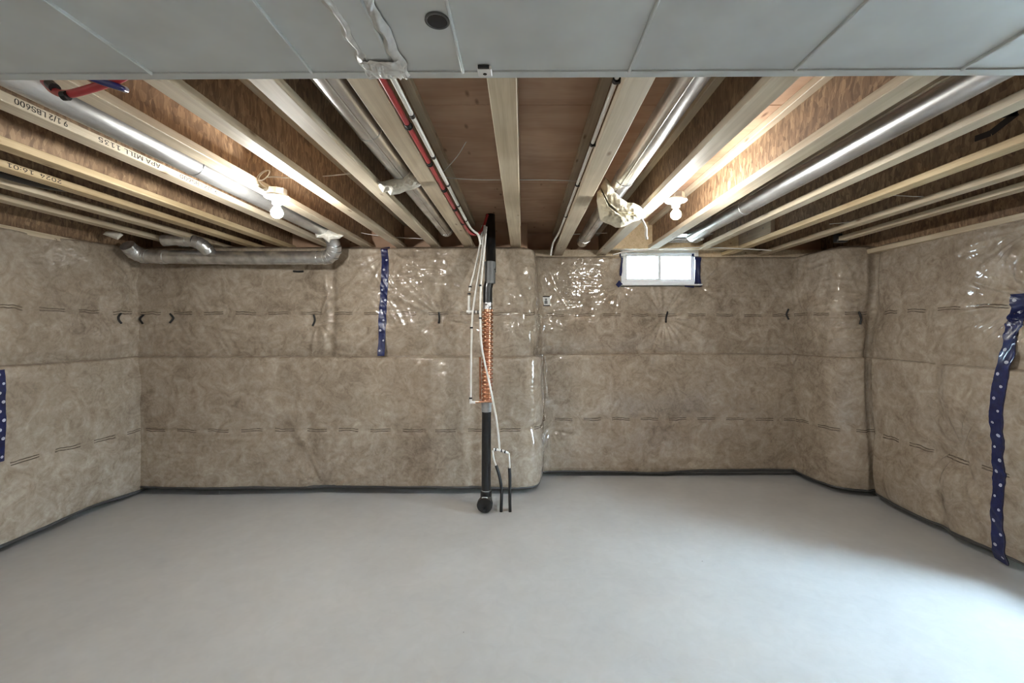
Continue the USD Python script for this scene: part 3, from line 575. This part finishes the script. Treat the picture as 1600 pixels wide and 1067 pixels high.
lamp('added fill bulb behind the camera on the left', -1.52, -1.5, CH + .826, CH + .728, -1.59)  # added fill light behind the camera, left side
lamp('added fill bulb behind the camera on the right', 1.022, -1.5, CH + .872, CH + .778, .96)  # second added fill light, right side

# ------------------------------------------------------------------ pipes and cables
zr = CH + .886
rp = thing('red_pipe', 'red water pipe clipped along the joist, running to the drain stack', 'pipe', (-.494, 1.0, zr))
obj('pipe', tube(np.vstack([[(-.494, .9, zr), (-.494, 2.2, zr)], smooth_path([(-.494, 3.3, zr), (-.490, 3.75, zr), (-.47, 3.95, zr - .02), (-.42, 4.06, zr), (-.37, 4.10, zr + .06), (-.33, 4.12, zr + .2)], 3)]), .0125, 12), M['red_pex'], rp)
wp = thing('white_pipe', 'white water pipe clipped beside the red pipe under the plywood', 'pipe', (-.456, 1.0, zr))
obj('pipe', tube(np.vstack([[(-.456, .9, zr), (-.456, 2.2, zr)], smooth_path([(-.456, 3.3, zr), (-.455, 3.75, zr), (-.44, 3.92, zr), (-.40, 4.0, zr - .01), (-.385, 4.02, zr - .1)], 3)]), .0105, 12), M['white_pex'], wp)
for y in (1.45, 1.88, 2.31, 2.74, 3.18, 3.6):
    obj('pipe_clip', join(cyl((-.494, y, zr), (-.494, y + .03, zr), .0150, 12), cyl((-.494, y + .03, zr), (-.494, y + .036, zr), .018, 12)), M['black_plastic'], rp)
    obj('pipe_clip', cyl((-.456, y - .08, zr), (-.456, y - .055, zr), .0125, 12), M['black_plastic'], wp)
w3 = thing('white_pipe', 'single white pipe along the joist left of the bright duct', 'pipe', (.338, 1.0, CH + .915))
obj('pipe', tube(np.vstack([[(.340, .9, CH + .918), (.340, 2.2, CH + .918)], smooth_path([(.338, 3.6, CH + .912), (.336, 4.1, CH + .908), (.31, 4.4, CH + .90), (.30, 4.6, CH + .87), (.295, 4.66, CH + .80)], 3)]), .0095, 12), M['white_pex'], w3)
for y in (1.6, 2.15, 2.75, 3.5): obj('pipe_clip', join(cyl((.339, y, CH + .915), (.339, y + .02, CH + .915), .0125, 12), box(.334, .355, y, y + .012, CH + .90, CH + .93, .002)), M['black_plastic'], w3)
def cable(label, pts, r=.004, mat_='cable', it=3, cat='cable'):
    p = smooth_path(pts, it); t = thing('electrical_cable', label, cat, p[0], 'white cables across the joists')
    obj('sheath', tube(p, r, 8), M[mat_], t); return t
cable('white cable crossing from the left bulb loop through the joists', [W(416, 277, 2.76), W(430, 276, 2.76), W(450, 278, 2.77), W(478, 277, 2.80), W(500, 276, 2.82), W(552, 271, 2.86), W(612, 262, 2.92)])
cable('white cable sagging level across the bays beside the central joist', [W(676, 272, 2.96), W(690, 277, 2.96), W(740, 281, 2.97), W(800, 281, 2.98), W(860, 281, 2.98), W(905, 283, 2.98), W(935, 282, 2.99)])
cable('white cable slanting up from the red pipe to the central joist', [W(691, 270, 2.95), W(715, 245, 2.8), W(728, 222, 2.75), W(745, 195, 2.6), W(762, 172, 2.52)], .0035)
cable('short white cable near the back wall above the blue tape', [W(557, 362, 4.45), W(580, 367, 4.45), W(620, 371, 4.45), W(662, 373, 4.45)])
cable('short white cable crossing behind the hanging cream wool', [W(895, 366, 4.75), W(930, 364.5, 4.75), W(962, 364, 4.75)], .005)
cable('white cable stretched across the top of the small window', [W(958, 398, 4.70), W(975, 393, 4.70), W(1015, 390, 4.71), W(1060, 387.5, 4.71), W(1100, 386.5, 4.70), W(1150, 388, 4.70), W(1205, 391, 4.70)], .006)
cable('thin cable between the joists at the upper right', [W(1392, 305, 3.05), W(1410, 306, 3.05), W(1450, 308, 3.05)], .0035)
cable('thin cable slack under the joist near the right corner', [W(1296, 350, 3.75), W(1330, 347, 3.7), W(1375, 338, 3.6), W(1412, 322, 3.5)], .0035)
lp = thing('red_pipe', 'red pipe loop under the joists at the far upper left', 'pipe', W(140, 135, 1.42))
obj('pipe', tube(smooth_path([W(205, 112, 1.40), W(190, 122, 1.40), W(165, 131, 1.41), W(130, 142, 1.43), W(105, 148, 1.45), W(85, 144, 1.48), W(70, 128, 1.52)], 3), .0125, 12), M['red_pex'], lp)
obj('pipe_collar', tube([W(86, 138, 1.47), W(78, 131, 1.49)], .0155, 12), M['black_plastic'], lp); obj('pipe_collar', tube([W(106, 149.5, 1.44), W(98, 150, 1.44)], .0145, 12), M['black_plastic'], lp)
bp = thing('blue_pipe', 'dark blue pipe crossing the red pipe loop at the upper left', 'pipe', W(160, 128, 1.38))
obj('pipe', tube(smooth_path([W(120, 108, 1.36), W(138, 120, 1.37), W(160, 128, 1.38), W(186, 136, 1.40), W(196, 140, 1.44)], 3), .0105, 12), M['blue_tube'], bp)
bh = thing('black_pipe', 'black pipe bending up between the leftmost joists', 'pipe', W(60, 280, 2.6))
obj('pipe', tube(smooth_path([(-2.97, 1.6, CH + .90), (-2.97, 2.4, CH + .898), (-2.97, 2.75, CH + .905), (-2.98, 3.0, CH + .97), (-2.98, 3.1, CH + 1.14)], 3), .030, 16), M['black_abs'], bh)

# ------------------------------------------------------------------ drain stack with copper coil
YP = 4.13
def zpx(py, Y=YP): return CH - (py - VY) / FPX * Y
xu, xl, xf = (767 - VX) / FPX * YP, (762 - VX) / FPX * YP, (759.5 - VX) / FPX * YP
st = thing('drain_stack', 'black vertical drain pipe with copper coil section, standing on the floor', 'drain pipe', (xf, YP, 0))
obj('upper_pipe', tube([((766 - VX) / FPX * 4.45, 4.45, ZS - .002), (xu, YP + .02, zpx(418)), (xu, YP, zpx(424))], .048, 28), M['black_abs'], st)
obj('offset_elbow', lathe([(.053, -zpx(409)), (.053, -zpx(415)), (.0505, -zpx(416)), (.0505, -zpx(428)), (.0500, -zpx(441)), (.049, -zpx(443))], (0, 0, 0), (0, 0, -1)).apply_translation((xu - .008, YP, 0)), M['gray_rubber'], st)
obj('middle_pipe', tube([(xu - .012, YP, zpx(438)), (xl, YP, zpx(450)), (xl, YP, zpx(475))], .044, 28), M['black_abs'], st)
cl = obj('clamp_band', tube([(xl, YP, zpx(473)), (xl, YP, zpx(483))], .046, 28), M['steel'], st)
obj('screw', join(*[cyl((xl - .02 + .04 * k, YP - .052, zpx(476 + k * 4)), (xl + .0 + .04 * k, YP - .052, zpx(476 + k * 4)), .008, 10) for k in (0, 1)]), M['steel'], cl)
obj('copper_core', tube([(xl, YP, zpx(481)), (xl - .004, YP, zpx(632))], .037, 24), M['copper'], st)
th = np.linspace(0, 2 * np.pi * 23, 23 * 22); zc = np.linspace(zpx(485), zpx(627), len(th))
obj('copper_coil', tube(np.stack([xl + .0405 * np.cos(th) - .004 * np.linspace(0, 1, len(th)), YP + .0405 * np.sin(th), zc], 1), .0135, 9), M['copper'], st, True)
obj('copper_riser', tube([(xl - .073, YP + .01, zpx(558)), (xl - .071, YP + .01, zpx(624))], .0095, 12), M['copper'], st)
obj('copper_stub', tube([W(741, 628.5, YP - .04), W(752, 628, YP - .055), W(770, 626, YP - .062)], .010, 12), M['copper'], st)
obj('lower_coupling', lathe([(.049, -zpx(626)), (.050, -zpx(631)), (.047, -zpx(632)), (.0465, -zpx(643))], (xf + .004, YP, 0), (0, 0, -1)), M['gray_fitting'], st)
obj('lower_pipe', tube([(xf + .004, YP, zpx(640)), (xf, YP, .06)], .0435, 28), M['black_abs'], st)
obj('hub', lathe([(.046, -zpx(766)), (.052, -zpx(768)), (.053, -zpx(778)), (.050, -zpx(781))], (xf, YP, 0), (0, 0, -1)), M['black_abs'], st)
obj('paint_ring', tube([(xf, YP, zpx(764.8)), (xf, YP, zpx(766.2))], .0470, 28), M['gray_fitting'], st)
obj('cleanout_body', lathe([(.052, -.125), (.056, -.09), (.058, -.05), (.054, -.0)], (xf, YP, 0), (0, 0, -1)), M['gray_rubber'], st)
cp = obj('cleanout_cap', _lathe(np.array([(.050, .0), (.060, .05), (.071, .055), (.072, .10), (.066, .11), (.001, .112)]), (xf, YP - .02, .083), np.array((-.04, -.97, -.10)), 36), M['black_abs'], st, 40)
obj('cap_nub', box(xf - .016, xf + .014, YP - .165, YP - .125, .028, .058, .003), M['black_abs'], cp)
obj('silver_strip', box(xf - .03, xf + .025, YP - .117, YP - .111, .132, .148, .002), M['foil'], cp)  # small silver strip near the top of the cap

wt = thing('water_line', 'white water tube with black crimp rings left of the copper coil', 'pipe', W(736, 500, YP))
YA = YP - .02
def px_tube(pts, r, Y=YA, it=2): return tube(smooth_path([W(a, b, Y) for a, b in pts], it), r, 12)
obj('tube', px_tube([(754, 352), (750, 385), (741, 425), (735, 446), (733.5, 455)], .0095), M['white_pex'], wt)
obj('tube', px_tube([(757, 352), (753, 400), (744, 450), (739, 484), (737.5, 500), (736, 560), (735.5, 624)], .0095, YA - .03), M['white_pex'], wt)
obj('tube', px_tube([(733, 462), (732.5, 485)], .0125), M['white_pex'], wt)
obj('tee_fitting', join(px_tube([(729, 486.5), (749, 487.5)], .012, YA - .01), px_tube([(733, 480), (733, 490)], .013)), M['porcelain'], wt)
obj('elbow_fitting', join(px_tube([(735.5, 624), (735.5, 630)], .013, YA - .03), px_tube([(734, 628), (743, 628.5)], .012, YA - .03)), M['porcelain'], wt)
for a, b, Y in ((734.5, 448, YA), (733, 459, YA), (736.5, 512, YA - .03), (735.5, 622, YA - .03)): obj('crimp_ring', px_tube([(a, b - 1.2), (a, b + 1.2)], .0145, Y), M['black_plastic'], wt)
for a, b in ((741, 487.2), (747, 487.4)): obj('crimp_ring', px_tube([(a - 1, b), (a + 1, b)], .0138, YA - .01), M['black_plastic'], wt)
wt2 = thing('water_line', 'white water tube curving across the copper coil to the floor tubes', 'pipe', W(765, 600, YP))
YB = YP - .075
obj('tube', px_tube([(760, 354), (755, 410), (751, 450), (750, 500), (752, 540), (757, 565), (765, 600), (773, 640), (778, 670), (780.5, 703)], .0098, YB, 3), M['white_pex'], wt2)
for b in (446, 497): obj('crimp_ring', px_tube([(750.6, b - 1.3), (750.5, b + 1.3)], .0145, YB), M['black_plastic'], wt2)
obj('manifold_fitting', px_tube([(771, 702), (781, 703), (790, 706), (794, 708)], .0125, YB), M['porcelain'], wt2)
for a, b in ((774.5, 702.3), (783.5, 703.8), (789, 705.7)): obj('crimp_ring', px_tube([(a - 1, b), (a + 1, b + .3)], .0142, YB), M['black_plastic'], wt2)
obj('tube', px_tube([(770, 704), (771, 716), (776, 730)], .0085, YB), M['white_pex'], wt2); obj('tube', px_tube([(795, 708), (796, 720), (796.5, 734)], .0085, YB), M['white_pex'], wt2)
zf = CH / YB * FPX + VY
obj('black_sleeve', px_tube([(775, 727), (781, 745), (784, 765), (783.5, 785), (783, zf)], .014, YB), M['black_plastic'], wt2)
obj('black_sleeve', px_tube([(796, 731), (797, 750), (796.5, 775), (797, zf)], .014, YB), M['black_plastic'], wt2)

# ------------------------------------------------------------------ loose wool
def pillow(outline, Yf, thick, seed, step=1.1, rough=.25):
    """a padded piece whose outline is given in pixels; Yf gives its depth in metres at pixels, thick its half thickness"""
    pg = Polygon(outline).buffer(0); x0, y0, x1, y1 = pg.bounds
    gx, gy = np.meshgrid(np.arange(x0, x1, step), np.arange(y0, y1, step)); g = np.stack([gx.ravel(), gy.ravel()], 1)
    inn = g[contains_xy(pg.buffer(-step * .45), g[:, 0], g[:, 1])]
    bd = np.array([pg.exterior.interpolate(d).coords[0] for d in np.arange(0, pg.exterior.length, step)])
    p = np.vstack([bd, inn]); tri = Delaunay(p).simplices; c = p[tri].mean(1); tri = tri[contains_xy(pg, c[:, 0], c[:, 1])]
    dist = np.array([pg.exterior.distance(Point(q)) for q in p]); dist[:len(bd)] = 0
    Y = Yf(p[:, 0], p[:, 1]); h = thick * np.sqrt(np.clip(dist / (dist.max() * .7), 0, 1))
    nz = N3(np.stack([p[:, 0] * rough, p[:, 1] * rough, 0 * Y], -1), seed) + .5 * N3(np.stack([p[:, 0] * rough * 2.3, p[:, 1] * rough * 2.3, 0 * Y], -1), seed + 1)
    P = lambda yy: np.stack([(p[:, 0] - VX) / FPX * yy, yy, CH - (p[:, 1] - VY) / FPX * yy], 1)
    fr, bk = P(Y - h * (.75 + .16 * nz)), P(Y + h * .8); bk[:len(bd)] = fr[:len(bd)]
    n = len(p); o = np.sign(np.cross(p[tri[:, 1]] - p[tri[:, 0]], p[tri[:, 2]] - p[tri[:, 0]])); tri = np.where(o[:, None] > 0, tri, tri[:, ::-1])
    m = trimesh.Trimesh(np.vstack([fr, bk]), np.vstack([tri[:, ::-1], tri + n]), process=False)
    return m
ol = [(920 + a / 8.89, 260 + b / 8.89) for a, b in ((237, 155), (280, 200), (345, 320), (352, 350), (400, 385), (430, 430), (480, 460), (540, 500), (620, 505), (700, 545), (760, 600), (795, 650), (790, 700), (740, 735), (690, 750), (600, 775), (500, 830), (440, 850), (370, 850), (300, 810), (230, 790), (160, 750), (130, 600), (110, 480), (115, 360), (170, 290), (165, 270))]
def crease(px, py):
    cx = np.interp(px, [938, 951, 968, 1000], [293, 320, 334, 333]); d = py - cx
    return 2.92 + .075 * np.exp(-(d / 1.5) ** 2) + .03 * sstep(-d / 6) + .0008 * np.abs(px - 970)
hw = thing('hanging_wool', 'torn cream wool batt hanging in a curl below the bright duct', 'insulation', W(965, 330, 2.9))
obj('batt', pillow(ol, crease, .07, 5, 1.0, .22), M['wool_cream'], hw, 60)
obj('loose_strand', tube(smooth_path([W(1002, 342, 2.9), W(1007, 350, 2.9), W(1010, 358, 2.9), W(1009, 366, 2.9), W(1011, 374, 2.9)], 2), [.022] + [.016] * 5 + [.010] * 6 + [.006] * 8 if False else .009, 8), M['wool_white'], hw)
cw = thing('duct_collar_wool', 'torn white wool wrapped around the round duct left of the red pipe', 'insulation', W(625, 287, 3.1))
obj('batt', pillow([(589, 284), (600, 283), (622, 277), (632, 268), (640, 265), (650, 274), (657, 279), (659, 289), (648, 296), (636, 298), (624, 303), (610, 305), (606, 300), (598, 301), (593, 294)], lambda a, b: 2.66 + 0 * a, .05, 9, .8, .3), M['wool_white'], cw, 60)
sc = thing('wool_scrap', 'white wool scrap poking out above the elbow of the long duct', 'insulation', W(520, 366, 3.95))
obj('batt', pillow([(492, 365), (502, 361), (514, 359), (526, 363), (538, 368), (530, 373), (518, 374), (514, 379), (505, 372), (494, 371)], lambda a, b: 4.02 + 0 * a, .05, 12, .8, .3), M['wool_white'], sc, 60)
sc2 = thing('wool_scrap', 'pale wool scrap at the top corner of the left wall', 'insulation', W(175, 366, 4.0))
obj('batt', pillow([(160, 366), (166, 361), (176, 361), (188, 363), (193, 367), (184, 375), (176, 372)], lambda a, b: 4.0 + 0 * a, .04, 15, .8, .3), M['wool_white'], sc2, 60)

# ------------------------------------------------------------------ blue tape, card
def tape(label, w, pix, width, seed, rows, dot_r=.0115):
    sz = [w.hit(a, b) for a, b in pix]; p0 = w.surf(np.array([sz[-1][0]]), np.array([sz[-1][1]]))[0]
    t = thing('blue_tape', label, 'tape', p0, 'blue sheathing tape strips on the film')
    obj('strip', w.ribbon(smooth_path(sz, 2), width, .006, 7, .22, seed), M['tape_blue'], t, 40)
    d = np.r_[0, np.cumsum(np.linalg.norm(np.diff(sz, axis=0), axis=1))]; S = np.array(sz); rng = np.random.default_rng(seed); ms = []
    for k in range(rows):
        u = d[-1] * (k + .5) / rows; s, z = np.interp(u, d, S[:, 0]), np.interp(u, d, S[:, 1])
        a = np.linspace(0, 2 * np.pi, 12, endpoint=False); s += (.22 if k % 2 else -.22) * width; rr = dot_r * rng.uniform(.8, 1.15)
        ring = w.surf(s + rr * np.cos(a), z + rr * np.sin(a), None, .0088); c = w.surf(np.array([s]), np.array([z]), None, .0100)
        ms.append(trimesh.Trimesh(np.vstack([ring, c]), [(i, (i + 1) % 12, 12) for i in range(12)], process=False))
    obj('printed_dot', join(*ms), M['tape_print'], t, False, kind='stuff')
    return t
tape('short strip of blue tape on the back wall left of the drain stack', wb, [(603.5, 386), (603, 420), (600, 460), (597, 500), (595.5, 556)], .072, 3, 11)
tape('long crooked strip of blue tape down the right wall to the floor', wr, [(1591, 459), (1588, 490), (1574, 555), (1563, 590), (1557, 680), (1557, 800), (1562, 850), (1566, 878)], .085, 6, 22)
tape('strip of blue tape at the very left edge of the picture', wl, [(-1, 578), (1, 620), (1, 680), (-2, 722)], .06, 9, 10)
wtape = thing('window_tape', 'ragged blue tape around the edges of the small window', 'tape', (w1[1], 5.0, w1[2]))
for pts, wd, sd in (([(974, 393), (972, 415), (971, 430)], .028, 1), ([(1093, 392), (1092, 415), (1092, 444)], .060, 2), ([(1072, 446), (1088, 447)], .03, 4), ([(1095, 430), (1099, 447)], .03, 6), ([(966, 446), (972, 440)], .055, 7)):
    P = [np.array(W(a, b, 5.0)) for a, b in pts]; sz = [(sb(q[0], True), q[2]) for q in P]
    obj('strip', wb.ribbon(sz, wd, .03, 5, .9, sd), M['tape_blue'], wtape, 40)
s, z = wb.hit(853, 470.5); c = wb.surf(np.array([s]), np.array([z]))[0]; yc = c[1] - .012
cd = thing('wall_card', 'small white card with black bars on the film beside the drain stack', 'card', (c[0], yc, z - .06))
obj('card', box(c[0] - .045, c[0] + .045, yc - .002, yc + .004, z - .055, z + .055, .001), M['paper'], cd)
for za in (.045, -.056): obj('black_bar', box(c[0] - .045, c[0] + .045, yc - .0032, yc - .0018, z + za, z + za + .011), M['ink'], cd)
obj('icon', join(lathe([(.003, -.001), (.013, 0), (.013, .0012)], (c[0], yc - .0030, z + .018), (0, 1, 0), 14), box(c[0] - .017, c[0] + .017, yc - .0032, yc - .0018, z - .032, z + .004)), M['gray_rubber'], cd)
